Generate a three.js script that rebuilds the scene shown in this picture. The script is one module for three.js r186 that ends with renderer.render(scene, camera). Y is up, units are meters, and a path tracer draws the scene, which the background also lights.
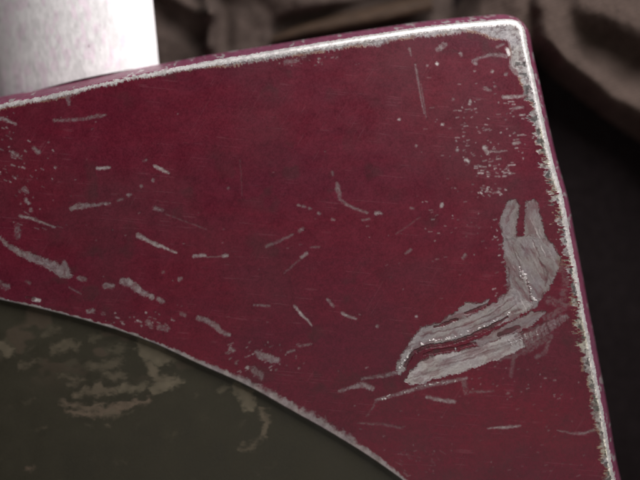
import * as THREE from 'three';
import { mergeGeometries, mergeVertices, toCreasedNormals } from 'three/addons/utils/BufferGeometryUtils.js';
import { RectAreaLightUniformsLib } from 'three/addons/lights/RectAreaLightUniformsLib.js';
RectAreaLightUniformsLib.init();

// ---------------------------------------------------------------- camera, lamps, exposure
// One plate unit is 0.15 mm. The camera looks straight down on the face of the cover (y is up, picture-up is -z).
const U = 0.00015, FACE_Y = 0.020, CAM_D = 0.134;
const scene = new THREE.Scene();
scene.background = new THREE.Color(0, 0, 0);
const camera = new THREE.PerspectiveCamera(2 * Math.atan(240 * U / CAM_D) * 180 / Math.PI, 4 / 3, 0.01, 10);
camera.up.set(0, 0, -1);
camera.position.set(0, FACE_Y + CAM_D, 0);
camera.lookAt(0, 0, 0);
camera.focus = CAM_D;
camera.userData.fStop = 4.2;
const renderer = new THREE.WebGLRenderer({ antialias: true });
renderer.toneMapping = THREE.LinearToneMapping;
renderer.toneMappingExposure = 0.92;
renderer.shadowMap.enabled = true;

function lamp(name, label, pos, aim, w, h, intensity, colour) {
  const g = new THREE.Group(); g.name = name; g.userData = { label, category: 'lamp' };
  g.position.set(...pos); g.lookAt(...aim); scene.add(g);      // +z of a group faces the aim
  const glow = new THREE.Mesh(new THREE.BoxGeometry(w, h, 0.004), new THREE.MeshStandardMaterial({ color: 0xffffff, emissive: new THREE.Color(...colour), emissiveIntensity: 0.5, roughness: 0.6 }));
  glow.name = 'diffuser'; g.add(glow);
  const back = new THREE.Mesh(new THREE.BoxGeometry(w + 0.03, h + 0.03, 0.03), new THREE.MeshStandardMaterial({ color: 0xd8d8d6, roughness: 0.5 }));
  back.name = 'housing'; back.position.z = -0.018; g.add(back);
  const l = new THREE.RectAreaLight(new THREE.Color(...colour), intensity, w, h);
  l.name = 'light'; l.position.set(...pos); scene.add(l);
  const n = new THREE.Vector3(...aim).sub(l.position).normalize();
  l.position.addScaledVector(n, 0.006); l.lookAt(...aim);
  l.castShadow = true;
}
lamp('unseen_lamp', 'square white lamp out of view beside the cover, lighting its upper right', [0.09, 0.15, -0.17], [0, 0.02, 0], 0.15, 0.15, 11.8, [1, 0.97, 0.96]);  // out of view; place and strength chosen to light the top and right edges
lamp('unseen_ceiling_lamp', 'wide lamp panel overhead, out of view, giving the sheen on the lower face', [0.15, 1.5, 0.62], [0, 0.02, 0], 1.2, 0.8, 1.35, [1, 0.93, 0.84]);  // unseen overhead; placed so its reflection veils the lower face

// ---------------------------------------------------------------- helpers
function rng(seed) { let s = seed >>> 0; return () => { s = (s + 0x6D2B79F5) | 0; let t = Math.imul(s ^ (s >>> 15), 1 | s); t = (t + Math.imul(t ^ (t >>> 7), 61 | t)) ^ t; return ((t ^ (t >>> 14)) >>> 0) / 4294967296; }; }
const TAB = (() => { const r = rng(11), a = new Float32Array(65536); for (let i = 0; i < 65536; i++) a[i] = r(); return a; })();
function vn(x, y, s = 0) {                                     // value noise 0..1
  x += s * 37.31; y += s * 91.17;
  const xi = Math.floor(x), yi = Math.floor(y); let fx = x - xi, fy = y - yi;
  fx = fx * fx * (3 - 2 * fx); fy = fy * fy * (3 - 2 * fy);
  const x0 = xi & 255, x1 = (xi + 1) & 255, y0 = (yi & 255) << 8, y1 = ((yi + 1) & 255) << 8;
  const a = TAB[y0 + x0], b = TAB[y0 + x1], c = TAB[y1 + x0], d = TAB[y1 + x1];
  return a + (b - a) * fx + (c - a) * fy + (a - b - c + d) * fx * fy;
}
const fbm = (x, y, s = 0, o = 4) => { let v = 0, a = 0.5, n = 0; for (let i = 0; i < o; i++) { v += a * vn(x, y, s + i); n += a; a *= 0.5; x *= 2.03; y *= 2.03; } return v / n; };
const clamp = (v, a = 0, b = 1) => v < a ? a : v > b ? b : v;
const sm = (a, b, v) => { const t = clamp((v - a) / (b - a)); return t * t * (3 - 2 * t); };
const mix = (a, b, t) => a + (b - a) * t;
const toS = (v) => 255 * clamp(v <= 0.0031308 ? v * 12.92 : 1.055 * Math.pow(v, 1 / 2.4) - 0.055);
// a point seen at plate coordinates (px, py) when it lies at height y
const P = (px, py, y) => { const k = (CAM_D + FACE_Y - y) / CAM_D; return new THREE.Vector3((px - 320) * U * k, y, (py - 240) * U * k); };
function dataTex(data, w, h, srgb, float = false) {
  const t = new THREE.DataTexture(data, w, h, data.length === w * h ? THREE.RedFormat : THREE.RGBAFormat, float ? THREE.FloatType : THREE.UnsignedByteType);
  t.magFilter = THREE.LinearFilter; t.minFilter = THREE.LinearFilter; t.wrapS = t.wrapT = THREE.ClampToEdgeWrapping;
  if (srgb) t.colorSpace = THREE.SRGBColorSpace; t.needsUpdate = true; return t;
}
function addMesh(name, geometry, material, parent) { const m = new THREE.Mesh(geometry, material); m.name = name; m.castShadow = m.receiveShadow = true; parent.add(m); return m; }
function loop(points, n) {
  return new THREE.CatmullRomCurve3(points.map(([x, y]) => new THREE.Vector3(x, y, 0)), true, 'centripetal').getSpacedPoints(n).slice(0, n).map((p) => [p.x, p.y]);
}

// ---------------------------------------------------------------- outline of the cover, in plate units
const OUT = loop([[-146, 135], [-70, 121], [0, 107], [34, 101], [69, 93.5], [103, 86], [137, 78.5], [172, 72], [206, 65.5], [269, 55.5], [337, 44.5], [386, 37], [420, 32], [454, 28], [489, 25],
  [506, 23.6], [515.5, 24.8], [519.6, 29], [521.6, 38], [523.3, 48], [531, 82], [540, 124], [549, 162], [559.5, 200], [568, 244], [576, 285], [582, 318], [585.5, 335], [592, 370], [601, 417], [611, 476], [632, 560], [648, 636],
  [646, 650], [634, 656], [500, 656], [200, 656], [-130, 656], [-147, 652], [-153, 636], [-153, 400], [-153, 150], [-151, 139]], 900);
const REC = loop([[-118, 271], [-60, 285], [0, 298.5], [40, 307.5], [79, 317.5], [119, 329.5], [158, 344], [198, 362.5], [250, 386], [289, 408], [329, 430.5], [368, 454.5], [404, 480], [460, 524], [520, 576], [556, 612],
  [562, 624], [554, 632], [500, 634], [200, 634], [-100, 634], [-122, 630], [-130, 616], [-130, 450], [-130, 290], [-127, 275]], 800);
function inside(poly, x, y) { let c = false; for (let i = 0, j = poly.length - 1; i < poly.length; j = i++) { const a = poly[i], b = poly[j]; if ((a[1] > y) !== (b[1] > y) && x < (b[0] - a[0]) * (y - a[1]) / (b[1] - a[1]) + a[0]) c = !c; } return c; }
function nearest(poly, x, y) {
  let bd = 1e9, bi = 0; for (let i = 0; i < poly.length; i++) { const dx = poly[i][0] - x, dy = poly[i][1] - y, d = dx * dx + dy * dy; if (d < bd) { bd = d; bi = i; } }
  let out = null; bd = 1e9;
  for (const k of [bi - 1, bi]) {
    const a = poly[(k + poly.length) % poly.length], b = poly[(k + 1) % poly.length], vx = b[0] - a[0], vy = b[1] - a[1];
    const t = clamp(((x - a[0]) * vx + (y - a[1]) * vy) / (vx * vx + vy * vy)), qx = a[0] + vx * t, qy = a[1] + vy * t, d = Math.hypot(qx - x, qy - y);
    if (d < bd) { bd = d; out = [qx, qy, d, k + t]; }
  }
  return out;
}
const sdOut = (x, y) => { const d = nearest(OUT, x, y)[2]; return inside(OUT, x, y) ? d : -d; };   // > 0 inside

// coarse distance fields over the plate
const X0 = -190, Y0 = -40, PW = 880, PH = 740, CS = 4, CW = PW / CS + 1, CH = PH / CS + 1;
const fO = new Float32Array(CW * CH), fR = new Float32Array(CW * CH), fT = new Float32Array(CW * CH);
for (let j = 0; j < CH; j++) for (let i = 0; i < CW; i++) {
  const x = X0 + i * CS, y = Y0 + j * CS, a = nearest(OUT, x, y), b = nearest(REC, x, y);
  fO[j * CW + i] = inside(OUT, x, y) ? a[2] : -a[2]; fT[j * CW + i] = a[3]; fR[j * CW + i] = inside(REC, x, y) ? -b[2] : b[2];
}
function field(f, x, y) {
  const u = clamp((x - X0) / CS, 0, CW - 1.001), v = clamp((y - Y0) / CS, 0, CH - 1.001), i = Math.floor(u), j = Math.floor(v), p = u - i, q = v - j, k = j * CW + i;
  return (f[k] * (1 - p) + f[k + 1] * p) * (1 - q) + (f[k + CW] * (1 - p) + f[k + CW + 1] * p) * q;
}

// ---------------------------------------------------------------- wear of the paint: traced marks
const TW = 2048, TH = 1722, KX = TW / PW, KY = TH / PH, N = TW * TH;
const bare = new Float32Array(N), tone = new Float32Array(N), darkMark = new Float32Array(N), hgt = new Float32Array(N), chip = new Uint8Array(N);
const warpX = new Float32Array(N), warpY = new Float32Array(N);
for (let j = 0; j < TH; j++) for (let i = 0; i < TW; i++) {
  const x = X0 + i / KX, y = Y0 + j / KY, k = j * TW + i;
  warpX[k] = (vn(x * 0.22, y * 0.22, 3) - 0.5) * 3.2 + (vn(x * 0.7, y * 0.7, 4) - 0.5) * 1.7;
  warpY[k] = (vn(x * 0.22, y * 0.22, 5) - 0.5) * 3.2 + (vn(x * 0.7, y * 0.7, 6) - 0.5) * 1.7;
}
function raster(x0, y0, x1, y1, warp, dist, paint) {
  const i0 = Math.max(0, Math.floor((x0 - X0) * KX)), i1 = Math.min(TW - 1, Math.ceil((x1 - X0) * KX)), j0 = Math.max(0, Math.floor((y0 - Y0) * KY)), j1 = Math.min(TH - 1, Math.ceil((y1 - Y0) * KY));
  for (let j = j0; j <= j1; j++) for (let i = i0; i <= i1; i++) {
    const k = j * TW + i, x = X0 + i / KX + warpX[k] * warp, y = Y0 + j / KY + warpY[k] * warp, d = dist(x, y);
    if (d < 2.4) paint(k, x, y, d);
  }
}
function lineDist(p) {                                          // p: [x, y, width] ...
  return (x, y) => {
    let best = 1e9;
    for (let i = 0; i + 1 < p.length || i === 0; i++) {
      const a = p[i], b = p[i + 1] ?? a, vx = b[0] - a[0], vy = b[1] - a[1], L = vx * vx + vy * vy, t = L ? clamp(((x - a[0]) * vx + (y - a[1]) * vy) / L) : 0;
      const d = Math.hypot(x - a[0] - vx * t, y - a[1] - vy * t) - mix(a[2], b[2], t) / 2; if (d < best) best = d;
    }
    return best;
  };
}
function polyDist(p) {
  return (x, y) => {
    let b = 1e9; for (let i = 0, j = p.length - 1; i < p.length; j = i++) {
      const vx = p[i][0] - p[j][0], vy = p[i][1] - p[j][1], t = clamp(((x - p[j][0]) * vx + (y - p[j][1]) * vy) / (vx * vx + vy * vy));
      b = Math.min(b, Math.hypot(x - p[j][0] - vx * t, y - p[j][1] - vy * t));
    } return inside(p, x, y) ? -b : b;
  };
}
const box = (p, m) => [Math.min(...p.map((q) => q[0])) - m, Math.min(...p.map((q) => q[1])) - m, Math.max(...p.map((q) => q[0])) + m, Math.max(...p.map((q) => q[1])) + m];
const tri = (a) => { const o = []; for (let i = 0; i < a.length; i += 3) o.push([a[i], a[i + 1], a[i + 2]]); return o; };
const duo = (a) => { const o = []; for (let i = 0; i < a.length; i += 2) o.push([a[i], a[i + 1]]); return o; };
// paint scraped off along a line: amount 0..1, brightness of the bared metal 0..1, dry = how patchy, id = chip that becomes a part
function scratch(pts, amount = 0.8, bright = 0.4, dry = 0.4, id = 0, warp = 0.55) {
  const p = tri(pts).map(([x, y, w]) => [x, y, w > 3 ? 2.7 + (w - 3) * 0.6 : w * 0.9]), m = Math.max(...p.map((q) => q[2])) + 4; dry = Math.min(0.85, dry + 0.2); warp *= clamp(m / 10 - 0.2, 0.3, 1);
  raster(...box(p, m), warp, lineDist(p), (k, x, y, d) => {
    const patch = mix(1, sm(0.30, 0.62, fbm(x * 0.45, y * 0.45, 20, 3)), dry), rag = (fbm(x * 0.75, y * 0.75, 24, 3) - 0.5) * 3 * clamp(m / 11 - 0.25, 0.15, 1), c = amount * (0.58 + 0.42 * bright) * sm(1.2, -1.5, d + rag) * patch * mix(0.7, 1, vn(x * 0.35, y * 0.35, 28));
    if (c > bare[k]) { bare[k] = c; tone[k] = bright * mix(0.75, 1.25, vn(x * 0.5, y * 0.5, 23)); }
    if (id && d < 0.3) chip[k] = id;
    hgt[k] = Math.min(hgt[k], -0.014 * sm(1.1, -1.3, d));
  });
}
// a broad scrape: grooved along (dx, dy)
function scrape(pts, amount, bright, dx, dy, id, warp = 0.6) {
  const p = duo(pts);
  raster(...box(p, 6), warp, polyDist(p), (k, x, y, d) => { d -= 0.7;
    const u = x * dx + y * dy, v = -x * dy + y * dx, g = fbm(u * 0.08, v * 0.34, 30, 3), f = fbm(u * 0.4, v * 0.9, 34, 3);
    const rag = (fbm(x * 0.6, y * 0.6, 36, 3) - 0.5) * 3.5, c = amount * sm(1, -1.2, d + rag) * mix(0.86, 1, sm(0.3, 0.55, f)) * mix(0.55, 1, sm(0.28, 0.5, fbm(u * 0.07, v * 0.2, 39, 3))), hm = amount * sm(0.7, -0.7, d + rag * 0.7);
    if (c > bare[k] * 0.8) { darkMark[k] = Math.max(darkMark[k], 0.5 * sm(1.4, 0.2, Math.abs(d + rag)) * vn(x * 0.2, y * 0.2, 33)); bare[k] = Math.max(bare[k], c); tone[k] = bright * mix(0.45, 1.5, g * 0.5 + f * 0.15 + 0.35 * fbm(u * 0.05, v * 0.12, 37, 3)); hgt[k] = -0.06 * hm + (g - 0.5) * 0.05 * hm + (f - 0.5) * 0.006 * hm; }  // includes a dark outline along the ragged edge of the scrape
    if (id && d < 0.5) chip[k] = id;
  });
}
function groove(pts, strength = 0.9, depth = 0.12, warp = 0.45) {   // a cut with paint and grime still in it
  const p = tri(pts);
  raster(...box(p, 9), warp, lineDist(p), (k, x, y, d) => { const c = strength * sm(0.6, -0.6, d); bare[k] *= 1 - 0.92 * c; darkMark[k] = Math.max(darkMark[k], 0.7 * c * vn(x * 0.3, y * 0.3, 40) * 1.4); hgt[k] -= depth * c; });
}
function burrGlint(pts, seed, w = 2.2, bright = 1, keep = 0.5) {      // raised beads of torn metal along a line, their glints painted as bright tone
  const p = tri(pts), r = rng(seed);
  for (let i = 0; i + 1 < p.length; i++) {
    const L = Math.hypot(p[i + 1][0] - p[i][0], p[i + 1][1] - p[i][1]);
    const ux = (p[i + 1][0] - p[i][0]) / L, uy = (p[i + 1][1] - p[i][1]) / L;
    for (let s = 0; s < L; s += 2.2) {
      if (r() > keep) continue;
      const t = s / L, x = mix(p[i][0], p[i + 1][0], t) + (r() - 0.5) * 2, y = mix(p[i][1], p[i + 1][1], t) + (r() - 0.5) * 2, q = [[x, y, w * (0.25 + 0.7 * r())], [x + ux * 6 * r() * r() + r() - 0.5, y + uy * 6 * r() * r() + r() - 0.5, w * 0.3 * r()]], b = bright * (0.6 + 0.4 * r());
      raster(...box(q, 5), 0.5, lineDist(q), (k, xx, yy, d) => { const c = sm(0.8, -0.8, d); if (c > 0.05) { bare[k] = Math.max(bare[k], c); tone[k] = mix(tone[k], b, c); hgt[k] = mix(hgt[k], 0.025, c); } });
    }
  }
}
function specks(n, x0, y0, x1, y1, seed, wmax, len, bright, slope = 0, amount = 0.9) {
  const r = rng(seed);
  for (let i = 0; i < n; i++) {
    const x = mix(x0, x1, r()), y = mix(y0, y1, r()), l = len * r() * r(), w = 0.7 + wmax * 0.8 * r() * r() * r();
    scratch([x, y, w, x + l, y + l * slope + (r() - 0.5), w * 0.6], amount * (0.55 + 0.45 * r()), bright * (0.6 + 1.2 * r()), 0.0);
  }
}
// --- marks on the left part
scratch([0, 238, 5, 10, 247, 7, 21, 253, 8, 38, 260, 12, 52, 266, 15, 62, 272, 17, 70, 276, 6], 0.85, 0.42, 0.25, 1);
scratch([64, 263, 7, 66, 272, 12], 0.8, 0.4, 0.2, 1); scratch([79, 278, 7, 84, 279, 6], 0.7, 0.36, 0.3);
scratch([17, 227, 8, 18, 236, 9], 0.6, 0.32, 0.5); scratch([0, 284, 10, 7, 287, 9], 0.6, 0.36, 0.5); scratch([26, 281, 3, 30, 283, 3], 0.5, 0.3, 0.4);
scratch([105, 286, 8, 111, 286, 8], 0.7, 0.4, 0.2, 2);
scratch([122, 281, 9, 128, 282, 12, 136, 288, 9, 146, 294, 7, 152, 297, 6], 0.85, 0.45, 0.25, 3); scratch([158, 299, 6, 162, 301, 6], 0.7, 0.4, 0.3);
scratch([72, 208, 7, 80, 206, 8, 92, 205, 4, 110, 203, 2.5], 0.75, 0.42, 0.3, 4); scratch([118, 200, 3, 123, 199, 2], 0.5, 0.35, 0.3);
scratch([128, 195, 4, 130, 194, 3], 0.7, 0.45, 0.1); scratch([141, 186, 3.5], 0.6, 0.4, 0); scratch([153, 180, 4], 0.7, 0.4, 0); scratch([146, 160, 2.5], 0.6, 0.4, 0);
scratch([97, 168, 3, 104, 168, 3.5, 110, 167, 1.5], 0.9, 0.65, 0.1); scratch([154, 166, 2.5, 161, 169, 4.5, 168, 173, 2.5], 0.9, 0.6, 0.1); scratch([155, 208, 6, 162, 210, 4], 0.6, 0.4, 0.4);
scratch([166, 214, 1.5, 206, 229, 1], 0.4, 0.3, 0.5); scratch([138, 235, 6, 143, 238, 5, 155, 244, 4, 165, 248, 3, 176, 252, 1.5], 0.9, 0.6, 0.2, 5); scratch([194, 256, 3.5, 205, 255, 3], 0.8, 0.6, 0.2);
scratch([179, 279, 5, 181, 278, 4], 0.7, 0.4, 0.2); scratch([163, 272, 4], 0.5, 0.3, 0.2); scratch([20, 216, 3, 33, 219, 3, 44, 223, 2, 55, 227, 1.5], 0.8, 0.5, 0.35);
scratch([24, 189, 7, 27, 192, 4], 0.75, 0.45, 0.35); scratch([26, 200, 5, 29, 203, 4], 0.7, 0.5, 0.3); scratch([31, 210, 5], 0.7, 0.5, 0.3); scratch([69, 287, 1.5, 81, 294, 1.5], 0.5, 0.35, 0.3);
scratch([54, 120, 4, 70, 120, 4, 84, 118.5, 4, 98, 116, 5, 106, 115, 2], 0.55, 0.42, 0.45, 6); scratch([67, 96, 6, 68.5, 104, 3], 0.6, 0.4, 0.2);
specks(34, 0, 112, 20, 182, 51, 3.5, 7, 0.42, 0.5); specks(16, 20, 140, 56, 182, 52, 3.5, 6, 0.45, 0.6); scratch([33, 148, 3, 38, 152, 6], 0.7, 0.45, 0.3); scratch([13, 154, 8, 17, 155, 6], 0.55, 0.5, 0.4);
scratch([0, 118, 5, 16, 124, 2], 0.7, 0.5, 0.5); specks(20, 10, 185, 60, 230, 53, 2, 6, 0.4, 0.4, 0.6);
// --- along the curved recess
scratch([33, 299, 4, 39, 300, 4], 0.95, 0.9, 0); groove([26, 297.5, 3, 33, 299, 3], 0.8, 0.05);
scratch([88, 311, 6, 93, 311, 6], 0.7, 0.4, 0.3); specks(40, 100, 312, 180, 326, 54, 4, 5, 0.42, 0.35, 0.7); scratch([148, 322, 7, 151, 326, 6], 0.65, 0.4, 0.3); scratch([160, 327, 10, 167, 329, 8], 0.55, 0.38, 0.4);
scratch([181, 314, 5, 184, 315, 5], 0.65, 0.4, 0.2); scratch([198, 318, 6, 206, 320, 7, 216, 326, 7, 221, 332, 6, 228, 335, 5], 0.7, 0.4, 0.2, 7); scratch([230, 349, 6, 233, 350, 6], 0.65, 0.42, 0.2);
scratch([257, 352, 7, 262, 356, 12, 270, 359, 12, 277, 360, 8], 0.7, 0.42, 0.25, 8); scratch([247, 368, 5], 0.85, 0.6, 0); scratch([253, 369, 8, 261, 376, 11], 0.5, 0.36, 0.5); scratch([236, 363, 3], 0.6, 0.4, 0);
specks(46, 225, 342, 300, 376, 55, 3, 5, 0.42, -0.5, 0.65);
{ const r = rng(77); for (let i = 0; i < 80; i++) { const t = Math.pow(r(), 0.8), x = mix(262, 345, t), y0 = 393 + (x - 262) * 0.565 - 3, l = (2 + 8 * r() * r()) * (1 - 0.4 * t), a = -0.85 - 0.5 * r(); scratch([x, y0, 2.4 + 3.2 * r(), x + Math.cos(a) * l, y0 + Math.sin(a) * l, 0.8], 0.2 + 0.3 * r(), 0.25 + 0.3 * r(), 0.6); } }
scratch([294, 306, 2.5, 302, 315, 3, 312, 325, 1.5], 0.8, 0.6, 0.2, 9); scratch([327, 299, 3, 333, 306, 3], 0.65, 0.45, 0.3); scratch([342, 313, 3, 348, 316, 3, 356, 318.5, 1.5], 0.85, 0.55, 0.15);
scratch([377, 326, 3.5], 0.7, 0.4, 0); scratch([416, 316, 2.5], 0.8, 0.6, 0); scratch([299, 346, 3, 311, 344, 3], 0.5, 0.4, 0.5); scratch([288, 352, 3, 294, 350, 3], 0.5, 0.4, 0.4); scratch([254, 305, 2, 269, 305.5, 2.5], 0.55, 0.4, 0.4);
// --- the middle
scratch([332, 172, 2.5, 333, 175, 2], 0.5, 0.35, 0); scratch([337, 184, 5, 338, 190, 6, 340, 199, 4, 346, 204, 3.5, 354, 208, 4, 367, 212.5, 3], 0.62, 0.36, 0.2, 10); scratch([376, 213, 5, 381, 213, 3], 0.8, 0.5, 0.1);
for (const [x, y] of [[298, 205], [309, 208], [318, 213], [332, 219], [303, 206], [411, 208], [301, 229]]) scratch([x, y, 3, x + 2, y + 0.5, 2], 0.6, 0.4, 0.1);
scratch([362, 220, 2, 369, 219, 2], 0.6, 0.45, 0.2); scratch([266, 246, 3, 279, 241, 3.5, 293, 234, 2.5], 0.5, 0.32, 0.2); scratch([299, 231, 4, 303, 228, 3], 0.45, 0.35, 0.3); scratch([284, 273, 1.5, 300, 259, 2], 0.45, 0.32, 0.4); scratch([301, 257, 3, 307, 253, 3.5], 0.8, 0.5, 0.1);
scratch([311, 247, 2, 319, 247, 2], 0.4, 0.4, 0.4); scratch([200, 255, 3, 205, 255, 3], 0.8, 0.6, 0.1); scratch([223, 256, 4, 227, 255, 3], 0.8, 0.55, 0.1); scratch([207, 257, 1, 222, 256, 1], 0.5, 0.4, 0.5); scratch([406, 253, 3, 410, 250, 4], 0.55, 0.4, 0.2); scratch([396, 234, 1.5, 420, 217, 1.2], 0.35, 0.3, 0.4);
scratch([240, 160, 1.2, 242, 195, 1], 0.25, 0.25, 0.4); scratch([228, 188, 2.5], 0.5, 0.35, 0);
scratch([409, 48, 3, 411, 55, 2], 0.5, 0.45, 0.2); scratch([415, 64, 1.5, 417, 75, 2.2, 420, 93, 1.8, 424, 113, 1.2], 0.65, 0.42, 0.2); scratch([421, 84, 1.3, 426, 117, 1], 0.5, 0.4, 0.3);
scratch([399, 119, 2.5], 0.9, 0.8, 0); scratch([416, 146, 2.5], 0.7, 0.6, 0); specks(60, 60, 110, 480, 380, 56, 1.2, 3, 0.4, -0.2, 0.45);
scratch([286, 62, 8, 298, 60, 5], 0.45, 0.4, 0.4); specks(26, 268, 56, 360, 66, 57, 3, 6, 0.4, -0.15, 0.6);
// --- upper right
scratch([438, 49, 7, 444, 45, 8], 0.6, 0.45, 0.35, 11); scratch([437, 63.5, 3.5], 0.95, 0.9, 0); scratch([427, 65, 2.5], 0.7, 0.5, 0); scratch([460, 53, 4, 461, 55, 3], 0.7, 0.5, 0.1);
scratch([473, 61, 5, 480, 57, 4, 490, 54, 4, 500, 55, 6, 506, 56, 6], 0.6, 0.42, 0.35); scratch([475, 63, 5], 0.6, 0.5, 0.2); scratch([507, 49, 4, 509, 54, 5], 0.95, 1, 0); scratch([492, 71, 4], 0.8, 0.6, 0); scratch([506, 74, 5], 0.7, 0.45, 0.2);
scratch([497, 46, 3, 503, 44, 3], 0.5, 0.45, 0.3); scratch([511, 67, 7, 517, 72, 9], 0.7, 0.42, 0.1, 12); scratch([484, 88, 5, 490, 90, 4], 0.5, 0.4, 0.4); scratch([495, 86, 3], 0.5, 0.4, 0.1); scratch([470, 100, 3, 469.5, 104, 3.5], 0.8, 0.6, 0.1); scratch([453, 99, 3], 0.5, 0.4, 0);
scratch([503, 97, 4, 508, 97, 5, 523, 96, 3], 0.85, 0.6, 0.2); scratch([513, 108, 3, 523, 107, 3], 0.7, 0.5, 0.3);
scratch([442, 124, 3.5], 0.85, 0.7, 0); scratch([484, 147, 6, 487, 152, 6], 0.85, 0.6, 0.3); scratch([489, 151, 2, 502, 151, 2], 0.6, 0.45, 0.4); scratch([457, 150, 4], 0.7, 0.5, 0.1); scratch([466, 160, 4, 468, 161, 3], 0.9, 0.65, 0.1); scratch([514, 143, 4, 519, 142, 3], 0.8, 0.55, 0.1);
specks(90, 455, 100, 526, 165, 58, 2.6, 7, 0.5, -0.1, 0.8); specks(40, 474, 165, 512, 177, 59, 4, 6, 0.6, 0.0); specks(30, 478, 187, 506, 195, 60, 3.5, 4, 0.55, 0.6); specks(60, 420, 60, 500, 260, 61, 1.6, 4, 0.45, -0.1, 0.6);
scratch([441, 206, 4, 442, 204, 3], 0.9, 0.6, 0); scratch([465, 255, 4, 463, 258, 3], 0.6, 0.45, 0); specks(26, 492, 215, 508, 300, 62, 2.4, 5, 0.55, -0.3, 0.8);
// --- the big torn scrape
scrape([509, 200, 515, 199, 518, 206, 515.5, 220, 517, 238, 503, 238, 500, 222, 504, 210], 0.78, 0.34, -0.3, 1, 13);
scrape([526, 202, 532, 199.5, 537, 203, 540, 215, 545, 238, 524, 238, 525, 216], 0.80, 0.35, 0.2, 1, 13);
scrape([503, 233, 517, 238, 524, 236, 545, 236, 552, 246, 559, 256, 558, 270, 550, 284, 541, 297, 534, 307, 520, 313, 500, 314, 488, 314, 500, 302, 508, 291, 507, 272, 504, 256], 0.86, 0.34, 0.55, 0.83, 13);
scrape([513, 288, 493, 304, 468, 316.5, 446, 322, 421, 328, 409, 345, 396, 366, 399, 374, 403, 372, 409, 358, 420, 347, 443, 343, 468, 336, 493, 326, 515, 318, 532, 304], 0.90, 0.42, -0.87, 0.42, 13);
scrape([423, 327, 440, 322, 457, 311, 465, 304, 480, 303, 488, 300, 487, 305, 478, 309, 462, 318, 440, 328], 0.8, 0.36, -0.9, 0.4, 13);
scrape([405, 381, 412, 370, 424, 360, 437, 355, 452, 353, 465, 350, 493, 342, 510, 335, 522, 332, 524, 346, 515, 351, 490, 361, 465, 370, 437, 378, 412, 384.5], 0.94, 0.52, -0.92, 0.38, 14);
scratch([518, 340, 15, 536, 331, 13, 552, 322, 11, 566, 317, 8], 0.8, 0.36, 0.35, 14); scratch([524, 345, 8, 545, 333, 7, 560, 322, 6], 0.6, 0.34, 0.4); scratch([500, 358, 9, 522, 352, 10, 540, 342, 10, 550, 336, 8], 0.42, 0.26, 0.5); scratch([545, 318, 9, 560, 310, 9, 568, 304, 7], 0.45, 0.28, 0.5);
scrape([472, 342, 490, 334, 512, 322, 532, 312, 545, 312, 530, 326, 505, 336, 480, 346], 0.75, 0.36, -0.9, 0.42, 13);
scratch([560, 262, 10, 566, 280, 9, 562, 300, 10], 0.35, 0.28, 0.7); scratch([548, 300, 12, 566, 306, 9], 0.4, 0.3, 0.6);
groove([404, 366, 3, 413, 353, 4, 424, 347, 4, 449, 343.5, 3.5, 471, 336, 4, 493, 326, 4, 507, 317, 2], 0.95, 0.12);
groove([424, 354.5, 2, 437, 351, 4.5, 452, 349, 4, 475, 343, 2], 0.85, 0.08); groove([434, 327, 2, 445, 323.5, 3, 457, 319, 2.5], 0.95, 0.1); groove([465, 313, 3, 476, 310, 4, 486, 305, 3], 0.85, 0.1); groove([499, 335, 4, 508, 331, 6, 518, 327, 4], 0.9, 0.05);
burrGlint([399, 368, 1, 404, 360, 1, 412, 349, 1], 101, 3.2, 1, 0.75); burrGlint([418, 344, 1, 434, 340.5, 1, 446, 339, 1], 102, 2.8, 1, 0.6); burrGlint([446, 339, 1, 468, 332, 1, 490, 324, 1, 510, 313, 1], 103, 2.3, 0.95, 0.4); burrGlint([449, 346, 1, 455, 349, 1], 104, 2.6, 1, 0.7);
{ const r = rng(143); for (let i = 0; i < 24; i++) { const x = 504 + 52 * r(), y = 206 + 96 * r(), l = 4 + 11 * r(), inn = polyDist(duo([508, 205, 514, 205, 514, 238, 526, 238, 528, 206, 536, 206, 543, 238, 556, 258, 552, 278, 534, 302, 510, 306, 509, 272, 505, 240]))(x, y); if (inn > -1) continue; raster(x - 3, y - 3, x + 14, y + 15, 0.3, lineDist([[x, y, 0.8], [x + l * 0.5, y + l, 0.5]]), (k, a, b, d) => { const c = (0.3 + 0.7 * sm(0, 1, i / 24)) * sm(0.7, -0.5, d); tone[k] = mix(tone[k], 0.75, c); hgt[k] += 0.012 * c; }); } }
burrGlint([523, 271, 1, 528, 283, 1, 532, 299, 1], 105, 3.6, 1, 0.95); burrGlint([519, 268, 1, 524, 284, 1], 106, 2, 0.85, 0.5); burrGlint([529, 296, 1, 538, 301, 1], 107, 3, 1, 0.6);
for (const [x, y] of [[510, 341], [515, 339], [520, 336], [525, 334], [530, 331], [535, 329]]) burrGlint([x, y, 1, x + 2, y + 6, 1], 200 + x, 1.8, 0.8, 0.8);
{ const r = rng(140); for (let i = 0; i < 16; i++) { const x = 506 + 46 * r(), y = 240 + 60 * r(), l = 5 + 16 * r(); if (polyDist(duo([506, 236, 545, 238, 557, 258, 554, 276, 536, 302, 508, 308, 508, 272]))(x, y) > 0) continue; groove([x, y, 0.7, x + l * 0.28, y + l * 0.5, 1.1, x + l * 0.55, y + l, 0.6], 0.08 + 0.28 * r(), 0.02, 0.5); } }
{ const r = rng(141); for (let i = 0; i < 22; i++) { const x = 518 + 50 * r(), y = 336 - (x - 518) * 0.42 + 10 * (r() - 0.6), l = 4 + 9 * r(); groove([x, y, 0.8, x + l * 0.3, y + l, 1.3], 0.2 + 0.35 * r(), 0.02, 0.5); } }
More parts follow.
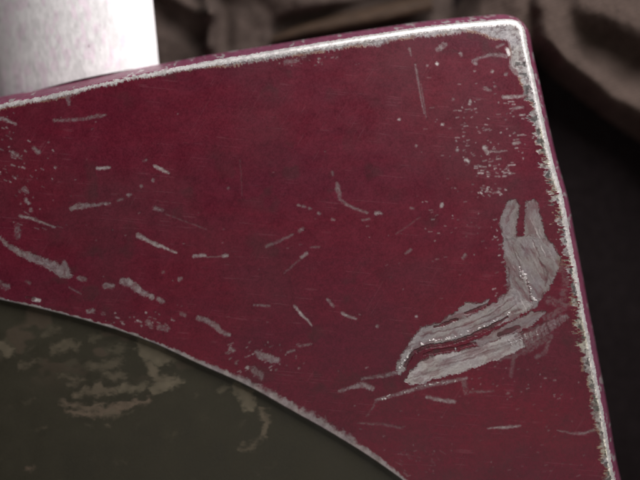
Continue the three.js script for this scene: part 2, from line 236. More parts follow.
{ const r = rng(142); for (let i = 0; i < 16; i++) { const t = r(), x = mix(420, 505, t), y = mix(372, 345, t) + 9 * (r() - 0.5), l = 8 + 22 * r(); groove([x, y, 0.6, x + l, y - l * 0.36, 0.9], 0.12 + 0.25 * r(), 0.02, 0.3); } }
groove([420, 336, 1.2, 440, 331, 1.6, 465, 325, 1.2, 490, 314, 1.6, 508, 301, 1], 0.5, 0.04); groove([470, 328, 1, 495, 318, 1.6, 516, 304, 1.2], 0.5, 0.04); groove([503, 300, 1.4, 509, 285, 2, 508, 268, 1.2], 0.5, 0.05); groove([436, 366, 0.8, 470, 358, 1.3, 505, 345, 1], 0.35, 0.03); groove([408, 379, 1, 425, 373, 1.4, 450, 366, 0.8], 0.3, 0.03);
groove([515, 336, 2, 530, 330, 2.5, 548, 321, 2], 0.5, 0.04); groove([538, 258, 1.4, 548, 272, 2.2, 545, 286, 1.4], 0.45, 0.04); groove([512, 244, 1, 518, 262, 1.6, 526, 280, 1], 0.4, 0.03); groove([532, 240, 1, 540, 256, 1.4], 0.4, 0.03);
groove([527, 280, 1.5, 531, 300, 2.5], 0.6, 0.1); groove([541, 262, 2, 546, 280, 2], 0.4, 0.05); groove([512, 312, 3, 520, 309, 2], 0.5, 0.06);
scratch([339, 391, 2, 352, 387, 4, 362, 384.5, 7, 372, 388, 6], 0.75, 0.45, 0.3, 15); scratch([362, 379, 3, 380, 376, 5, 398, 372, 6], 0.65, 0.36, 0.4);
scratch([376, 400, 3, 385, 397.5, 4, 397, 394, 4, 409, 391, 5, 424, 386, 6, 446, 382, 5, 466, 378, 3], 0.7, 0.42, 0.35, 16); burrGlint([382, 398, 1, 392, 395, 1], 110, 3, 1, 0.6); burrGlint([400, 393, 1, 424, 386, 1, 455, 380, 1], 111, 2.2, 0.9, 0.4);
scratch([376, 401, 2, 368, 415, 2], 0.4, 0.3, 0.5); scratch([463, 380, 8, 466, 393, 7], 0.4, 0.3, 0.5); scratch([427, 397, 4, 440, 400, 5, 454, 401.5, 4.5], 0.75, 0.48, 0.2, 17); scratch([470, 392, 3, 493, 391, 2.5], 0.45, 0.35, 0.4);
scratch([513, 358, 5, 511, 376, 5], 0.4, 0.3, 0.3); scratch([536, 357, 5, 545, 352, 6, 549, 341, 5], 0.4, 0.32, 0.4); scratch([488, 428, 1.5, 505, 427, 3.2, 520, 426, 2], 0.75, 0.5, 0.15, 18); scratch([557, 430, 1, 570, 433, 2, 584, 433, 3, 600, 428, 2], 0.6, 0.42, 0.3);
scratch([358, 423, 2, 380, 424, 3, 402, 428, 2], 0.4, 0.32, 0.4); specks(40, 470, 360, 585, 400, 63, 2.6, 3, 0.42, -0.3, 0.6); specks(60, 345, 395, 585, 478, 64, 1.8, 4, 0.34, -0.2, 0.4); specks(26, 395, 450, 440, 475, 65, 4, 7, 0.28, 0.6, 0.35);
specks(120, -140, 140, 0, 300, 66, 3, 7, 0.4, 0.3, 0.6); specks(90, 420, 490, 640, 640, 67, 2.5, 6, 0.4, 0.2, 0.6);

// ---------------------------------------------------------------- paint texture
const colour = new Uint8Array(N * 4), rm = new Uint8Array(N * 4), bump = new Float32Array(N);
for (let j = 0; j < TH; j++) for (let i = 0; i < TW; i++) {
  const k = j * TW + i, x = X0 + i / KX, y = Y0 + j / KY, sd = field(fO, x, y), rd = field(fR, x, y);
  let b = bare[k], tn = tone[k], dr = darkMark[k], h = hgt[k], orange = 0;
  // worn edges
  if (sd < 34 && sd > -40) {
    const ti = fT[Math.round((y - Y0) / CS) * CW + Math.round((x - X0) / CS)] || 0, right = x > 515 && y > 60;
    let w, hard = 2.2, e = 0;
    if (!right) {
      const along = x * 0.97 - y * 0.2;
      const hair = (vn(along * 0.75, sd * 0.2, 70) - 0.5) * 2.6 + (fbm(along * 0.9, sd * 0.9, 71, 3) - 0.5) * 3;
      w = mix(0.2, 5.2, sm(100, 400, x)) + hair + (vn(along * 0.05, 0, 72) - 0.5) * 4;
      w += 9 * sm(462, 505, x) * (0.8 + 0.5 * vn(x * 0.15, y * 0.15, 73));
    } else {
      const across = (fbm(x * 0.12, y * 0.26, 75, 2) - 0.44) * 17 + (fbm(x * 0.35, y * 0.8, 76, 3) - 0.5) * 15;
      w = mix(11, 5, sm(70, 120, y)) + across * mix(0.25, 1, sm(80, 125, y)) * mix(1, 0.45, sm(320, 370, y));
      w = Math.min(w, 17);
    }
    e = sm(hard, -hard, sd - w);
    const outer = right ? mix(-4.4, -2.6, sm(110, 330, y)) : mix(-2.4, -5.2, sm(60, 380, x)), solid = sm(2.0, 0.0, sd + (vn(x * 0.8, y * 0.8, 77) - 0.5) * 2.5);
    if (e > 0.02 && sd > -7.5) {
      const grain = fbm(x * 0.4, y * 0.4, 78, 4), leave = sm(0.36, 0.5, grain + solid * 0.5 + (right ? 0.0 : 0.06));
      const c = e * mix(0.72, 1, leave); orange = sm(2.5, 0, Math.abs(sd - w)) * sm(0.35, 0.7, vn(x * 0.12, y * 0.12, 79)) * (sd > 1.5 ? 1 : 0);
      if (c > b) { b = c; tn = mix((right ? 0.42 : 0.36) + 0.5 * (grain - 0.5), 1.0, solid); tn *= mix(1, mix(0.74, 1, sm(0.36, 0.58, fbm(x * 0.35 + y * 0.1, y * 0.35, 88, 3))), solid); if (right) dr = Math.max(dr, 0.9 * e * (1 - solid) * sm(0.5, 0.62, fbm(x * 0.22, y * 0.22, 82, 3))); h = Math.min(h, -0.03 * c); }
      h += (grain - 0.5) * 0.004 * c;
    }
    { const f = sm(outer, outer - 1.8, sd + (fbm(x * 0.5, y * 0.5, 80, 3) - 0.5) * 3.4); b *= 1 - f; const nick = sm(0.66, 0.74, fbm(x * 0.16, y * 0.16, 89, 3)) * f * 0.7; if (nick > b) { b = nick; tn = 0.6; } }
    if (sd < -14.5) { const f = sm(-16.5, -18.5, sd + (vn(x * 0.35, y * 0.35, 81) - 0.5) * 4); b = Math.max(b, 0.55 * f); tn = mix(tn, 0.55, f); }
  }
  if (rd < 30 && rd > -6) {                                      // the thin worn lip of the recess
    const band = sm(120, 330, x) * sm(420, 345, x), w = 0.1 + 1.5 * vn(x * 0.12, y * 0.12, 83) + 1.6 * (vn(x * 0.5, y * 0.5, 84) - 0.5) + band * 9 * fbm(x * 0.22, y * 0.22, 85, 3), c = sm(1 + band * 3, -0.8 - band * 2, rd - w) * mix(0.9, 0.7, band);
    if (c > b) { b = c; tn = 0.16 + 0.42 * fbm(x * 0.16, y * 0.16, 86, 3); }
  }
  // paint: deep maroon, with rubbed redder and dulled purple patches
  const big = fbm(x * 0.011 + 40, y * 0.016 + 13, 90, 4), streak = fbm(x * 0.03, y * 0.16, 94, 3), fine = vn(x * 0.9, y * 0.9, 97), mid = fbm(x * 0.07, y * 0.07, 98, 3);
  const red = clamp(0.4 + (big - 0.5) * 1.2 + (streak - 0.5) * 0.35), dull = clamp((fbm(x * 0.014 + 9, y * 0.014, 101, 4) - 0.46) * 3);
  let r = mix(0.084, 0.114, red), g = mix(0.0076, 0.0066, red), bl = mix(0.0200, 0.0170, red);
  r = mix(r, 0.072, dull * 0.55); g = mix(g, 0.0115, dull * 0.55); bl = mix(bl, 0.0195, dull * 0.55);
  let n = 0.80 + 0.30 * fine + 0.22 * (mid - 0.5) + 0.25 * (fbm(x * 0.35, y * 0.35, 112, 2) - 0.5) + 0.10 * (streak - 0.5);
  const hair = sm(0.80, 0.93, vn(x * 0.035 + y * 0.01, y * 0.9 - x * 0.08, 104)) * sm(0.5, 0.7, mid + 0.08), hair2 = sm(0.84, 0.95, vn(x * 0.9 + y * 0.55, y * 0.03 - x * 0.03, 105)) * sm(0.5, 0.66, fbm(x * 0.02, y * 0.02, 106, 2));
  const hl = 0.05 * hair + 0.035 * hair2; r = r * n + hl * 0.35; g = g * n + hl * 0.22; bl = bl * n + hl * 0.24;
  const grime = clamp(dr + 0.35 * sm(0.58, 0.75, fbm(x * 0.05, y * 0.05, 108, 3)) * sm(0.5, 0.3, big)); r = mix(r, 0.035, grime); g = mix(g, 0.017, grime); bl = mix(bl, 0.017, grime);
  if (orange > 0) { r = mix(r, 0.21, orange * 0.7); g = mix(g, 0.10, orange * 0.7); bl = mix(bl, 0.05, orange * 0.7); b *= 1 - 0.35 * orange; }
  tn = clamp(tn); const m = 0.9 + 0.2 * vn(x * 1.1, y * 1.1, 110);
  const tint = vn(x * 0.1, y * 0.1, 111), mr = mix(0.125, 0.80, Math.pow(tn, 1.6)) * m * (1 - 0.75 * dr), mg = mr * mix(0.90, 0.965, tn), mb = mr * mix(mix(0.84, 0.98, tint), 0.95, tn) * (x > 540 && sd < 14 && sd > 0 ? mix(0.82, 1, tint) : 1);
  if (sd < -2) { const paler = 0.16 * sm(-2, -4, sd) * mix(0.6, 1.4, fbm(x * 0.3, y * 0.3, 87, 3)); r += paler * 0.55; g += paler * 0.24; bl += paler * 0.42; }  // side wall colour lifted to pink, standing in for light grazing it
  r = mix(r, mr, b); g = mix(g, mg, b); bl = mix(bl, mb, b);
  const o = k * 4; colour[o] = toS(r); colour[o + 1] = toS(g); colour[o + 2] = toS(bl); colour[o + 3] = 255;
  const rough = mix(0.40 + 0.12 * (mid - 0.5) + 0.08 * (fine - 0.5) + 0.1 * dull, mix(0.52, 0.34, tn), b); rm[o] = 0; rm[o + 1] = 255 * rough; rm[o + 2] = 255 * b * mix(0.35, 0.5, sm(0.5, 0.9, tn)); rm[o + 3] = 255;
  bump[k] = 0.5 + (h + (fine - 0.5) * 0.0035 + (mid - 0.5) * 0.006 - 0.0025 * (hair + hair2)) / 0.5;
}
const paintMat = new THREE.MeshPhysicalMaterial({ specularIntensity: 0.5, map: dataTex(colour, TW, TH, true), roughnessMap: dataTex(rm, TW, TH, false), bumpMap: dataTex(bump, TW, TH, false, true), bumpScale: 0.0005, roughness: 1, metalness: 1 });
paintMat.metalnessMap = paintMat.roughnessMap;
const uvOf = (x, y) => [(x - X0) / PW, (y - Y0) / PH];

// ---------------------------------------------------------------- the cover
const cover = new THREE.Group(); cover.name = 'metal_cover'; scene.add(cover);
cover.userData = { label: 'scratched maroon painted metal cover with worn silver edges and a curved dark recess', category: 'metal cover' };
{ // face: a fine sheet trimmed to the outline, its scrapes pressed into it; each large bare patch is a mesh of its own
  const C = 2, NX = PW / C + 1, NY = PH / C + 1, vx = new Float32Array(NX * NY * 2), keep = new Uint8Array(NX * NY);
  for (let j = 0; j < NY; j++) for (let i = 0; i < NX; i++) {
    let x = X0 + i * C, y = Y0 + j * C; const a = field(fO, x, y), b = field(fR, x, y), k = j * NX + i;
    keep[k] = a > 0 && b > 0 ? 1 : 0;
    if (a <= 0.4 && a > -6) { const q = nearest(OUT, x, y); if (a <= 0 || q[2] < 0.4) { x = q[0]; y = q[1]; } }
    else if (b <= 0.4 && b > -6) { const q = nearest(REC, x, y); if (b <= 0 || q[2] < 0.4) { x = q[0]; y = q[1]; } }
    vx[2 * k] = x; vx[2 * k + 1] = y;
  }
  const hAt = (x, y) => { const i = clamp(Math.round((x - X0) * KX), 0, TW - 1), j = clamp(Math.round((y - Y0) * KY), 0, TH - 1), k = j * TW + i; return field(fO, x, y) > 3 && field(fR, x, y) > 3 ? hgt[k] : 0; };
  const lists = new Map();
  const put = (id, a, b, c) => { if (!lists.has(id)) lists.set(id, []); lists.get(id).push(a, b, c); };
  const area = (a, b, c) => Math.abs((vx[2 * b] - vx[2 * a]) * (vx[2 * c + 1] - vx[2 * a + 1]) - (vx[2 * c] - vx[2 * a]) * (vx[2 * b + 1] - vx[2 * a + 1]));
  for (let j = 0; j + 1 < NY; j++) for (let i = 0; i + 1 < NX; i++) {
    const a = j * NX + i, b = a + 1, c = a + NX, d = c + 1;
    if (!(keep[a] + keep[b] + keep[c] + keep[d])) continue;
    for (const [p, q, r] of [[a, c, b], [b, c, d]]) {
      if (area(p, q, r) < 0.02) continue;
      const x = (vx[2 * p] + vx[2 * q] + vx[2 * r]) / 3, y = (vx[2 * p + 1] + vx[2 * q + 1] + vx[2 * r + 1]) / 3;
      put(chip[clamp(Math.round((y - Y0) * KY), 0, TH - 1) * TW + clamp(Math.round((x - X0) * KX), 0, TW - 1)], p, q, r);
    }
  }
  const build = (ids) => {
    const map = new Map(), pos = [], uv = [], nor = [], idx = [];
    for (const v of ids) {
      if (!map.has(v)) {
        const x = vx[2 * v], y = vx[2 * v + 1], e = 1.5, gx = (hAt(x + e, y) - hAt(x - e, y)) / (2 * e * 0.15), gy = (hAt(x, y + e) - hAt(x, y - e)) / (2 * e * 0.15), L = Math.hypot(gx, gy, 1) ;
        map.set(v, pos.length / 3); pos.push((x - 320) * U, FACE_Y + hAt(x, y) * 0.001 * 0.6, (y - 240) * U); uv.push(...uvOf(x, y)); nor.push(-gx * 0 / L, 1, -gy * 0 / L);
      }
      idx.push(map.get(v));
    }
    const g = new THREE.BufferGeometry(); g.setAttribute('position', new THREE.Float32BufferAttribute(pos, 3)); g.setAttribute('normal', new THREE.Float32BufferAttribute(nor, 3)); g.setAttribute('uv', new THREE.Float32BufferAttribute(uv, 2)); g.setIndex(idx); return g;
  };
  const face = addMesh('painted_face', build(lists.get(0)), paintMat, cover); face.userData.label = 'maroon painted face with fine scratches';
  const LAB = { 13: 'torn grey scrape shaped like a forked claw near the worn side edge', 14: 'smooth pale grey scrape band under the torn scrape', 1: 'thick grey streak above the recess' };
  for (const [id, l] of [...lists].sort((a, b) => a[0] - b[0])) if (id) { const m = addMesh(id === 13 || id === 14 ? 'bare_scrape' : 'paint_chip', build(l), paintMat, face); if (LAB[id]) m.userData.label = LAB[id]; }
}
function sweep(poly, profile, outward, a = 0, b = poly.length) {  // profile: [outward offset, drop] in plate units
  const n = poly.length, closed = b - a >= n, m = closed ? n : b - a, pos = [], uv = [], idx = [];
  let area = 0; for (let i = 0; i < n; i++) { const p = poly[i], q = poly[(i + 1) % n]; area += p[0] * q[1] - q[0] * p[1]; }
  const s = Math.sign(area) * outward;
  for (let i = 0; i <= m; i++) {
    const k = (a + i + n) % n, p = poly[(k + n - 2) % n], q = poly[(k + 2) % n], c = poly[k], L = Math.hypot(q[0] - p[0], q[1] - p[1]), nx = s * (q[1] - p[1]) / L, ny = -s * (q[0] - p[0]) / L;
    for (const [o, d] of profile) { const x = c[0] + nx * o, y = c[1] + ny * o; pos.push((x - 320) * U, FACE_Y - d * U, (y - 240) * U); uv.push(...uvOf(x, y)); }
  }
  const w = profile.length;
  for (let i = 0; i < m; i++) for (let j = 0; j + 1 < w; j++) { const A = i * w + j, B = A + 1, C2 = A + w, D = C2 + 1; if (s * outward > 0 === outward > 0) idx.push(A, C2, B, B, C2, D); else idx.push(A, B, C2, B, D, C2); }
  const g = new THREE.BufferGeometry(); g.setAttribute('position', new THREE.Float32BufferAttribute(pos, 3)); g.setAttribute('uv', new THREE.Float32BufferAttribute(uv, 2)); g.setIndex(idx); g.computeVertexNormals(); return g;
}
const arc = []; for (let k = 0; k <= 8; k++) { const t = k / 8 * 1.15; arc.push([5.6 * Math.sin(t), 5.6 * (1 - Math.cos(t))]); }
const aEnd = arc[arc.length - 1], wallO = 16.8, wallD = 33;
addMesh('worn_edge', sweep(OUT, arc, 1), paintMat, cover).userData.label = 'rounded edge worn through to bright bare metal';
addMesh('side_wall', sweep(OUT, [aEnd, [mix(aEnd[0], wallO, 0.5), mix(aEnd[1], wallD - 3, 0.5)], [wallO - 0.6, wallD - 3], [wallO + 0.6, wallD], [wallO + 0.8, wallD + 3], [wallO + 0.8, FACE_Y / U]], 1), paintMat, cover).userData.label = 'sloping maroon side of the cover';
const lip = []; for (let k = 0; k <= 5; k++) { const t = k / 5 * 1.5; lip.push([-1.8 * Math.sin(t), 1.8 * (1 - Math.cos(t))]); }
const REC_DROP = 6.5;
addMesh('recess_lip', sweep(REC, [...lip, [-2, REC_DROP + 2]], 1), paintMat, cover).userData.label = 'thin pale worn lip of the recess';

{ // recess floor: dark olive coating rubbed through to tan in places
  const W = 1400, H = 820, x0 = -150, y0 = 240, pw = 750, ph = 420, c = new Uint8Array(W * H * 4), q = new Uint8Array(W * H * 4), bm = new Float32Array(W * H);
  const rub = new Float32Array(W * H), rt = new Float32Array(W * H);
  const spot = (pts, amount, t) => {
    const p = tri(pts), bx = box(p, 14), f = lineDist(p);
    for (let j = Math.max(0, Math.floor((bx[1] - y0) * H / ph)); j < Math.min(H, (bx[3] - y0) * H / ph); j++) for (let i = Math.max(0, Math.floor((bx[0] - x0) * W / pw)); i < Math.min(W, (bx[2] - x0) * W / pw); i++) {
      const x = x0 + i * pw / W, y = y0 + j * ph / H, d = f(x + (fbm(x * 0.14, y * 0.14, 120, 3) - 0.5) * 9, y + (fbm(x * 0.14, y * 0.14, 124, 3) - 0.5) * 9), v = amount * sm(3.4, -2.8, d + (fbm(x * 0.2, y * 0.4, 127, 3) - 0.5) * 6) * mix(0.6, 1, vn(x * 0.2, y * 0.2, 128));
      if (v > rub[j * W + i]) { rub[j * W + i] = v; rt[j * W + i] = t; }
    }
  };
  // worn blotches, in plate units at the depth of the floor
  spot([140, 346, 14, 152, 354, 18, 166, 358, 14, 158, 364, 10], 0.75, 1); spot([150, 366, 8, 154, 378, 8, 162, 380, 7, 172, 378, 6], 0.7, 0.9); spot([152, 390, 10, 162, 386, 9, 178, 380, 6], 0.8, 1);
  spot([60, 404, 3, 84, 409, 5, 100, 406, 5], 0.6, 0.6); spot([74, 396, 5, 96, 390, 9, 112, 392, 6], 0.65, 0.8); spot([66, 414, 4, 92, 414, 6, 120, 408, 6, 146, 402, 4], 0.7, 0.5); spot([104, 412, 9, 116, 412, 7], 0.6, 0.7); spot([120, 388, 8, 132, 390, 9, 142, 386, 5], 0.65, 1);
  spot([52, 350, 9, 62, 346, 10, 76, 346, 6], 0.45, 0.9); spot([88, 366, 6, 100, 368, 5, 116, 362, 8], 0.4, 0.9); spot([0, 346, 10, 4, 350, 12], 0.6, 0.9); spot([16, 366, 5, 34, 362, 5], 0.35, 0.8); spot([112, 350, 6, 120, 348, 8], 0.35, 1); spot([90, 340, 5, 98, 336, 4], 0.3, 1); spot([106, 376, 6, 120, 378, 8], 0.45, 0.9); spot([58, 376, 4, 80, 380, 4, 66, 388, 4], 0.4, 0.8);
  spot([236, 388, 9, 244, 396, 14, 250, 408, 10, 254, 404, 8], 0.75, 1); spot([262, 412, 6, 266, 424, 6, 262, 436, 5], 0.65, 0.8); spot([258, 442, 3, 248, 448, 5, 240, 450, 4], 0.45, 0.8); spot([222, 390, 6, 226, 386, 5], 0.4, 1);
  spot([26, 470, 4, 30, 471, 3], 0.5, 0.3); spot([104, 424, 3, 108, 425, 2], 0.4, 0.8); spot([40, 334, 6, 56, 330, 5], 0.3, 0.9);
  const r = rng(130); for (let i = 0; i < 90; i++) { const x = r() * 420 - 120, y = 310 + r() * 300, l = 10 * r(); spot([x, y, 1 + 2.5 * r() * r(), x + l, y - l * 0.3, 1], 0.28 * r(), 0.8); }
  for (let j = 0; j < H; j++) for (let i = 0; i < W; i++) {
    const k = j * W + i, x = x0 + i * pw / W, y = y0 + j * ph / H, big = fbm(x * 0.012, y * 0.012, 131, 4), mid = fbm(x * 0.06, y * 0.06, 135, 3), fine = vn(x * 0.8, y * 0.8, 139), v = rub[k], t = rt[k];
    const haze = sm(0.5, 0.62, fbm(x * 0.035, y * 0.06, 141, 3)) * sm(400, 350, y) * sm(230, 170, x) * 0.35;
    const n = 0.8 + 0.3 * (big - 0.5) + 0.3 * mid + 0.12 * fine;
    let R = 0.0315 * n, G = 0.0282 * n, B = 0.0190 * n;
    R = mix(R, mix(0.17, 0.15, t), Math.max(v, haze * 0.5)); G = mix(G, mix(0.11, 0.125, t), Math.max(v, haze * 0.5)); B = mix(B, mix(0.085, 0.088, t), Math.max(v, haze * 0.5));
    const o = k * 4; c[o] = toS(R); c[o + 1] = toS(G); c[o + 2] = toS(B); c[o + 3] = 255; q[o + 1] = 255 * (0.42 + 0.2 * (mid - 0.5) + 0.15 * v); q[o + 3] = 255; bm[k] = 0.5 + (mid - 0.5) * 0.3 + (fine - 0.5) * 0.12 - 0.2 * v;
  }
  const mat = new THREE.MeshPhysicalMaterial({ specularIntensity: 0.35, map: dataTex(c, W, H, true), roughnessMap: dataTex(q, W, H, false), bumpMap: dataTex(bm, W, H, false, true), bumpScale: 0.00003, roughness: 1, metalness: 0 });
  const shape = new THREE.Shape(REC.map(([x, y]) => new THREE.Vector2(x, y))), g = new THREE.ShapeGeometry(shape), p = g.attributes.position, uv = g.attributes.uv;
  for (let i = 0; i < p.count; i++) { const x = p.getX(i), y = p.getY(i); uv.setXY(i, (x - x0) / pw, (y - y0) / ph); p.setXYZ(i, (x - 320) * U, FACE_Y - REC_DROP * U, (y - 240) * U); }
  g.computeVertexNormals(); if (g.attributes.normal.getY(0) < 0) { const a = g.index.array; for (let i = 0; i < a.length; i += 3) { const t = a[i]; a[i] = a[i + 1]; a[i + 1] = t; } g.computeVertexNormals(); }
  addMesh('recess_panel', g, mat, cover).userData.label = 'dark olive recessed panel with rubbed tan blotches';
}

// ---------------------------------------------------------------- what lies behind the cover
function cloth(name, x0, y0, x1, y1, step, height, mat, keepIf, uvScale = 1) {
  const nx = Math.round((x1 - x0) / step) + 1, ny = Math.round((y1 - y0) / step) + 1, pos = [], uv = [], idx = [], ok = [];
  for (let j = 0; j < ny; j++) for (let i = 0; i < nx; i++) {
    const px = x0 + i * step, py = y0 + j * step, y = height(px, py), p = P(px, py, y);
    pos.push(p.x, p.y, p.z); uv.push(p.x / 0.02 * uvScale, p.z / 0.02 * uvScale); ok.push(keepIf ? keepIf(px, py, p) : true);
  }
  for (let j = 0; j + 1 < ny; j++) for (let i = 0; i + 1 < nx; i++) { const a = j * nx + i, b = a + 1, c = a + nx, d = c + 1; if (ok[a] && ok[b] && ok[c]) idx.push(a, c, b); if (ok[b] && ok[c] && ok[d]) idx.push(b, c, d); }
  const g = new THREE.BufferGeometry(); g.setAttribute('position', new THREE.Float32BufferAttribute(pos, 3)); g.setAttribute('uv', new THREE.Float32BufferAttribute(uv, 2)); g.setIndex(idx);
  const used = g.toNonIndexed(); const w = mergeVertices(used, 1e-7); w.computeVertexNormals();
  return addMesh(name, w, mat, scene);
}
function weave(rgb, vary, threads, seed, twill, rough = 0.9, depth = 0.00006) {   // tileable over 20 mm
  const S = 768, c = new Uint8Array(S * S * 4), b = new Float32Array(S * S);
  for (let j = 0; j < S; j++) for (let i = 0; i < S; i++) {
    const x = i / S, y = j / S, w1 = Math.sin(Math.PI * 2 * threads * (x * twill + y)), w2 = Math.sin(Math.PI * 2 * threads * 1.0 * x), t = twill ? w1 : Math.max(w1, w2), f = vn(x * 256, y * 256, seed), f2 = vn(x * 64, y * 64, seed + 1), f3 = 0.5 * vn(x * 16, y * 16, seed + 2) + 0.5 * vn(x * 32, y * 32, seed + 3);
    const n = 1 + vary * (0.5 * (f - 0.5) + 0.7 * (f2 - 0.5) + 0.7 * (f3 - 0.5)) + 0.08 * t, o = (j * S + i) * 4;
    c[o] = toS(rgb[0] * n); c[o + 1] = toS(rgb[1] * n); c[o + 2] = toS(rgb[2] * n); c[o + 3] = 255; b[j * S + i] = 0.5 + 0.25 * t + 0.3 * (f - 0.5) + 0.3 * (f2 - 0.5);
  }
  const m = dataTex(c, S, S, true), bb = dataTex(b, S, S, false, true); for (const t of [m, bb]) t.wrapS = t.wrapT = THREE.RepeatWrapping;
  return new THREE.MeshPhysicalMaterial({ map: m, bumpMap: bb, bumpScale: depth, roughness: rough, specularIntensity: 0.3 });
}
const groundMat = weave([0.0105, 0.0080, 0.0085], 0.7, 30, 150, 1); groundMat.specularIntensity = 0.03;
{ const g = new THREE.PlaneGeometry(0.7, 0.6, 180, 160); g.rotateX(-Math.PI / 2); const p = g.attributes.position, uv = g.attributes.uv;
  for (let i = 0; i < p.count; i++) { const x = p.getX(i), z = p.getZ(i); p.setY(i, -0.0002 - 0.004 * fbm(x * 60 + 7, z * 60, 152, 3) * sm(0.03, 0.06, Math.max(Math.abs(x - 0.02), Math.abs(z)))); uv.setXY(i, x / 0.02, z / 0.02); }
  g.computeVertexNormals(); const m = addMesh('ground', g, groundMat, scene); m.userData = { kind: 'structure', label: 'near black cloth the cover lies on', category: 'cloth' }; }
const clear = (p) => { const x = p.x / U + 320, y = p.z / U + 240; return -sdOut(x, y); };   // plate units outside the face

// grey brown cloth bunched up behind the worn corner
const heapEdge = duo([432, 40, 441, 24, 452, 10, 462, -2, 478, -40, 500, -160, 900, -160, 900, 330, 720, 205, 672, 166, 640, 143, 606, 121, 575, 97, 548, 76, 531, 58, 515, 60, 460, 60]);
const heapD = polyDist(heapEdge);
const line = (x, y, ax, ay, bx, by) => { const vx = bx - ax, vy = by - ay, t = clamp(((x - ax) * vx + (y - ay) * vy) / (vx * vx + vy * vy)); return Math.hypot(x - ax - vx * t, y - ay - vy * t); };
const gauss = (d, w) => Math.exp(-d * d / (w * w));
const heap = cloth('bunched_cloth', 424, -150, 880, 320, 2.5, (x, y) => {
  const d = -heapD(x + (vn(x * 0.03, y * 0.03, 160) - 0.5) * 10, y + (vn(x * 0.03, y * 0.03, 161) - 0.5) * 10), up = sm(0, 30, d) ** 0.6;
  let h = 9 + 2.0 * gauss(line(x, y, 560, 70, 660, 140), 20) - 3.2 * gauss(line(x, y, 596, 44, 628, 66), 20) + 2.5 * gauss(line(x, y, 540, 10, 560, 60), 22) + 3 * gauss(line(x, y, 590, 8, 660, 30), 26) - 2.0 * gauss(line(x, y, 528, -20, 530, 34), 8) - 0.8 * gauss(line(x, y, 566, 4, 590, 62), 9) + 5 * sm(660, 860, x);
  h += 1.6 * (fbm(x * 0.03, y * 0.03, 162, 3) - 0.5) + 0.5 * (fbm(x * 0.12, y * 0.12, 166, 2) - 0.5);
  return 0.0004 + up * h * 0.001;
}, weave([0.064, 0.045, 0.038], 0.4, 34, 170, 0.35, 0.95, 0.00009), (x, y, p) => heapD(x, y) < 0 && clear(p) > 20);
heap.userData = { label: 'grey brown ribbed cloth bunched up beside the worn corner of the cover', category: 'cloth' };

// dark taupe cloth with a raised fold behind the long edge
const backCloth = cloth('folded_cloth', 60, -160, 452, 90, 2.5, (x, y) => {
  let h = 3.2 + 3.2 * gauss(line(x, y, 204, -12, 211, 12), 8) + 3.0 * gauss(line(x, y, 211, 12, 209, 46), 6.5) + 2.5 * gauss(line(x, y, 160, -10, 204, 14), 9) + 2.2 * gauss(line(x, y, 230, -30, 330, 10), 16) - 1.4 * gauss(line(x, y, 222, 0, 226, 44), 8) - 1.4 * gauss(line(x, y, 165, 20, 196, 40), 9) - 1.8 * gauss(line(x, y, 350, -8, 400, -3), 10);
  h += 1.3 * (fbm(x * 0.04, y * 0.04, 180, 3) - 0.5) + 0.5 * (fbm(x * 0.13, y * 0.13, 184, 2) - 0.5);
  return Math.max(0.0003, h * 0.001 * sm(452, 432, x) * sm(11, 24, x > 262 ? line(x, y, 290, 34, 440, 1) : 99));
}, weave([0.066, 0.048, 0.041], 0.6, 34, 190, 0.6, 0.95, 0.00012), (x, y, p) => clear(p) > 20);
backCloth.userData = { label: 'dark taupe cloth with a raised fold behind the long edge of the cover', category: 'cloth' };

{ // brown leather strap along the long edge
  const pts = [[272, 40, 6], [300, 31, 11], [337, 23, 15], [380, 14, 17], [420, 5.5, 18], [432, 3, 18]], pos = [], idx = [], uv = [], K = 9, M = 60;
  const cv = new THREE.CatmullRomCurve3(pts.map((p) => new THREE.Vector3(...p)));
  for (let i = 0; i <= M; i++) {
    const p = cv.getPoint(i / M), t = cv.getTangent(i / M), L = Math.hypot(t.x, t.y);
    for (let j = 0; j <= K; j++) { const s = j / K * 2 - 1, h = 0.0006 + 0.0035 * Math.pow(1 - Math.pow(Math.abs(s), 6), 0.5) + 0.0002 * vn(i * 0.3, j, 195), q = P(p.x - t.y / L * s * p.z / 2, p.y + t.x / L * s * p.z / 2, h); pos.push(q.x, q.y, q.z); uv.push(i / M * 1.2, j / K * 0.15); }
  }
  for (let i = 0; i < M; i++) for (let j = 0; j < K; j++) { const a = i * (K + 1) + j, b = a + 1, c = a + K + 1, d = c + 1; idx.push(a, c, b, b, c, d); }
  const g = new THREE.BufferGeometry(); g.setAttribute('position', new THREE.Float32BufferAttribute(pos, 3)); g.setAttribute('uv', new THREE.Float32BufferAttribute(uv, 2)); g.setIndex(idx); g.computeVertexNormals();
  if (g.attributes.normal.getY(5) < 0) { g.setIndex(idx.map((_, i) => idx[i - i % 3 + [0, 2, 1][i % 3]])); g.computeVertexNormals(); }
  const m = addMesh('brown_strap', g, weave([0.050, 0.030, 0.019], 0.5, 12, 197, 0.2, 0.6, 0.00008), scene); m.userData = { label: 'narrow brown strap lying between the cover edge and the taupe cloth', category: 'strap' };
}
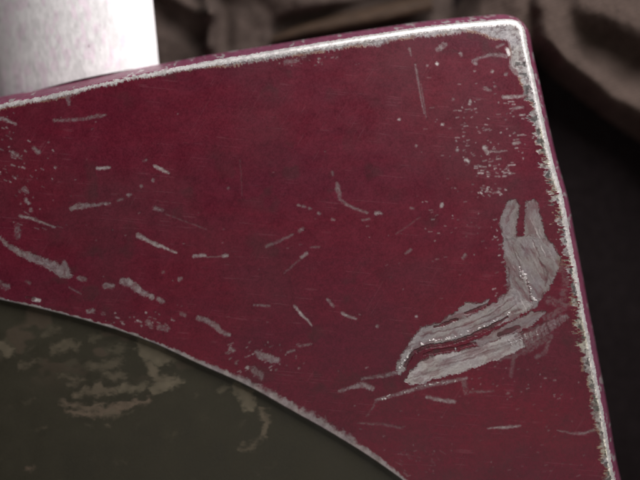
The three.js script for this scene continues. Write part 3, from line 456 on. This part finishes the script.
{ // pale metal sheet, curling down towards one side
  const R = 30, S = 1024, T = 512, c = new Uint8Array(S * T * 4), q = new Uint8Array(S * T * 4), b = new Float32Array(S * T), rr = rng(210), pits = [];
  for (let i = 0; i < 60; i++) pits.push([rr(), rr(), 0.002 + 0.006 * rr() * rr(), rr()]);
  for (let j = 0; j < T; j++) for (let i = 0; i < S; i++) {
    const x = i / S * 90, y = j / T * 45, f = fbm(x * 1.2, y * 1.2, 200, 4), st = fbm(x * 0.6 + y * 0.2, y * 5 - x, 204, 3), mo = fbm(x * 0.32, y * 0.32, 207, 4), fi = vn(x * 5, y * 5, 208), k = j * S + i, o = k * 4; let p = 0;
    for (const [u, v, w, s] of pits) { const d = Math.hypot((i / S - u) * 2, j / T - v + (s - 0.5) * (i / S - u)); if (d < w * 2) p = Math.max(p, sm(w, w * 0.4, d + (f - 0.5) * w) * s); }
    const n = 0.86 + 0.24 * (f - 0.5) + 0.03 * (st - 0.5) + 0.05 * (fi - 0.5) - 0.10 * sm(0.5, 0.72, mo), pk = sm(0.5, 0.7, fbm(x * 0.5, y * 0.5, 209, 3)) * 0.09;
    c[o] = toS(n * (1 - 0.5 * p)); c[o + 1] = toS(n * (0.97 - pk) * (1 - 0.55 * p)); c[o + 2] = toS(n * (0.985 - pk * 0.3) * (1 - 0.55 * p)); c[o + 3] = 255; q[o + 1] = 255 * (0.62 + 0.2 * (f - 0.5)); q[o + 2] = 110; q[o + 3] = 255; b[k] = 0.5 + 0.3 * (f - 0.5) + 0.08 * (st - 0.5) - 0.3 * p;
  }
  const mat = new THREE.MeshStandardMaterial({ map: dataTex(c, S, T, true), roughnessMap: dataTex(q, S, T, false), bumpMap: dataTex(b, S, T, false, true), bumpScale: 0.00006, roughness: 1, metalness: 1 }); mat.metalnessMap = mat.roughnessMap;
  // cross-section from the straight edge: an arch of radius 23.5 mm that rises, then falls away to the ground
  const top = 0.0122, edge = P(158, 30, top).x, rad = 0.0235, M = 110, K = 60, thick = 0.0005, prof = [], a0 = -0.52, a1 = 1.16, total = rad * (a1 - a0);
  for (let i = 0; i <= M; i++) { const a = mix(a0, a1, i / M); prof.push([edge - rad * (Math.sin(a) - Math.sin(a0)), top + rad * (Math.cos(a) - Math.cos(a0)), a]); }
  const tops = [], pos = [], uv = [], idx = [];
  // the front edge runs along the cover, a hair outside its side wall
  const front = (x) => { const px = x / U + 320; let y = 120; for (let n = 0; n < 40; n++) { const d = -sdOut(px, y); if (Math.abs(d - 19.6) < 0.02) break; y += (19.6 - d) * -0.98; } return (y - 240) * U; };
  const lay = (off) => { for (let i = 0; i <= M; i++) { const [x, y, a] = prof[i], xx = x - Math.sin(a) * off * -1 * -1, yy = y - Math.cos(a) * off, z1 = front(x), z0 = -0.062 + 0.10 * (x - edge); for (let j = 0; j <= K; j++) { const z = mix(z0, z1, j / K); pos.push(xx + (off ? Math.sin(a) * off * 2 : 0) + 0.1 * (z + 0.029), yy, z); uv.push((i / M) * total / 0.045, (z + 0.07) / 0.045); } } };
  lay(0); const base = pos.length / 3; lay(thick);
  const w = K + 1, at = (i, j, l) => l * base + i * w + j;
  for (let i = 0; i < M; i++) for (let j = 0; j < K; j++) { idx.push(at(i, j, 0), at(i + 1, j, 0), at(i, j + 1, 0), at(i, j + 1, 0), at(i + 1, j, 0), at(i + 1, j + 1, 0)); idx.push(at(i, j, 1), at(i, j + 1, 1), at(i + 1, j, 1), at(i, j + 1, 1), at(i + 1, j + 1, 1), at(i + 1, j, 1)); }
  for (let i = 0; i < M; i++) for (const j of [0, K]) idx.push(at(i, j, 0), at(i, j, 1), at(i + 1, j, 0), at(i + 1, j, 0), at(i, j, 1), at(i + 1, j, 1));
  for (let j = 0; j < K; j++) for (const i of [0, M]) idx.push(at(i, j, 0), at(i, j + 1, 0), at(i, j, 1), at(i, j + 1, 0), at(i, j + 1, 1), at(i, j, 1));
  let g = new THREE.BufferGeometry(); g.setAttribute('position', new THREE.Float32BufferAttribute(pos, 3)); g.setAttribute('uv', new THREE.Float32BufferAttribute(uv, 2)); g.setIndex(idx); g.scale(1000, 1000, 1000); g = toCreasedNormals(g, 0.6); g.scale(0.001, 0.001, 0.001);   // its hash is coarse: work in millimetres
  for (const t of [mat.map, mat.roughnessMap, mat.bumpMap]) t.wrapS = t.wrapT = THREE.MirroredRepeatWrapping;
  const m = addMesh('metal_sheet', g, mat, scene); m.userData = { label: 'bent pale silver metal sheet against the long edge of the cover', category: 'metal sheet' };
}
renderer.render(scene, camera);
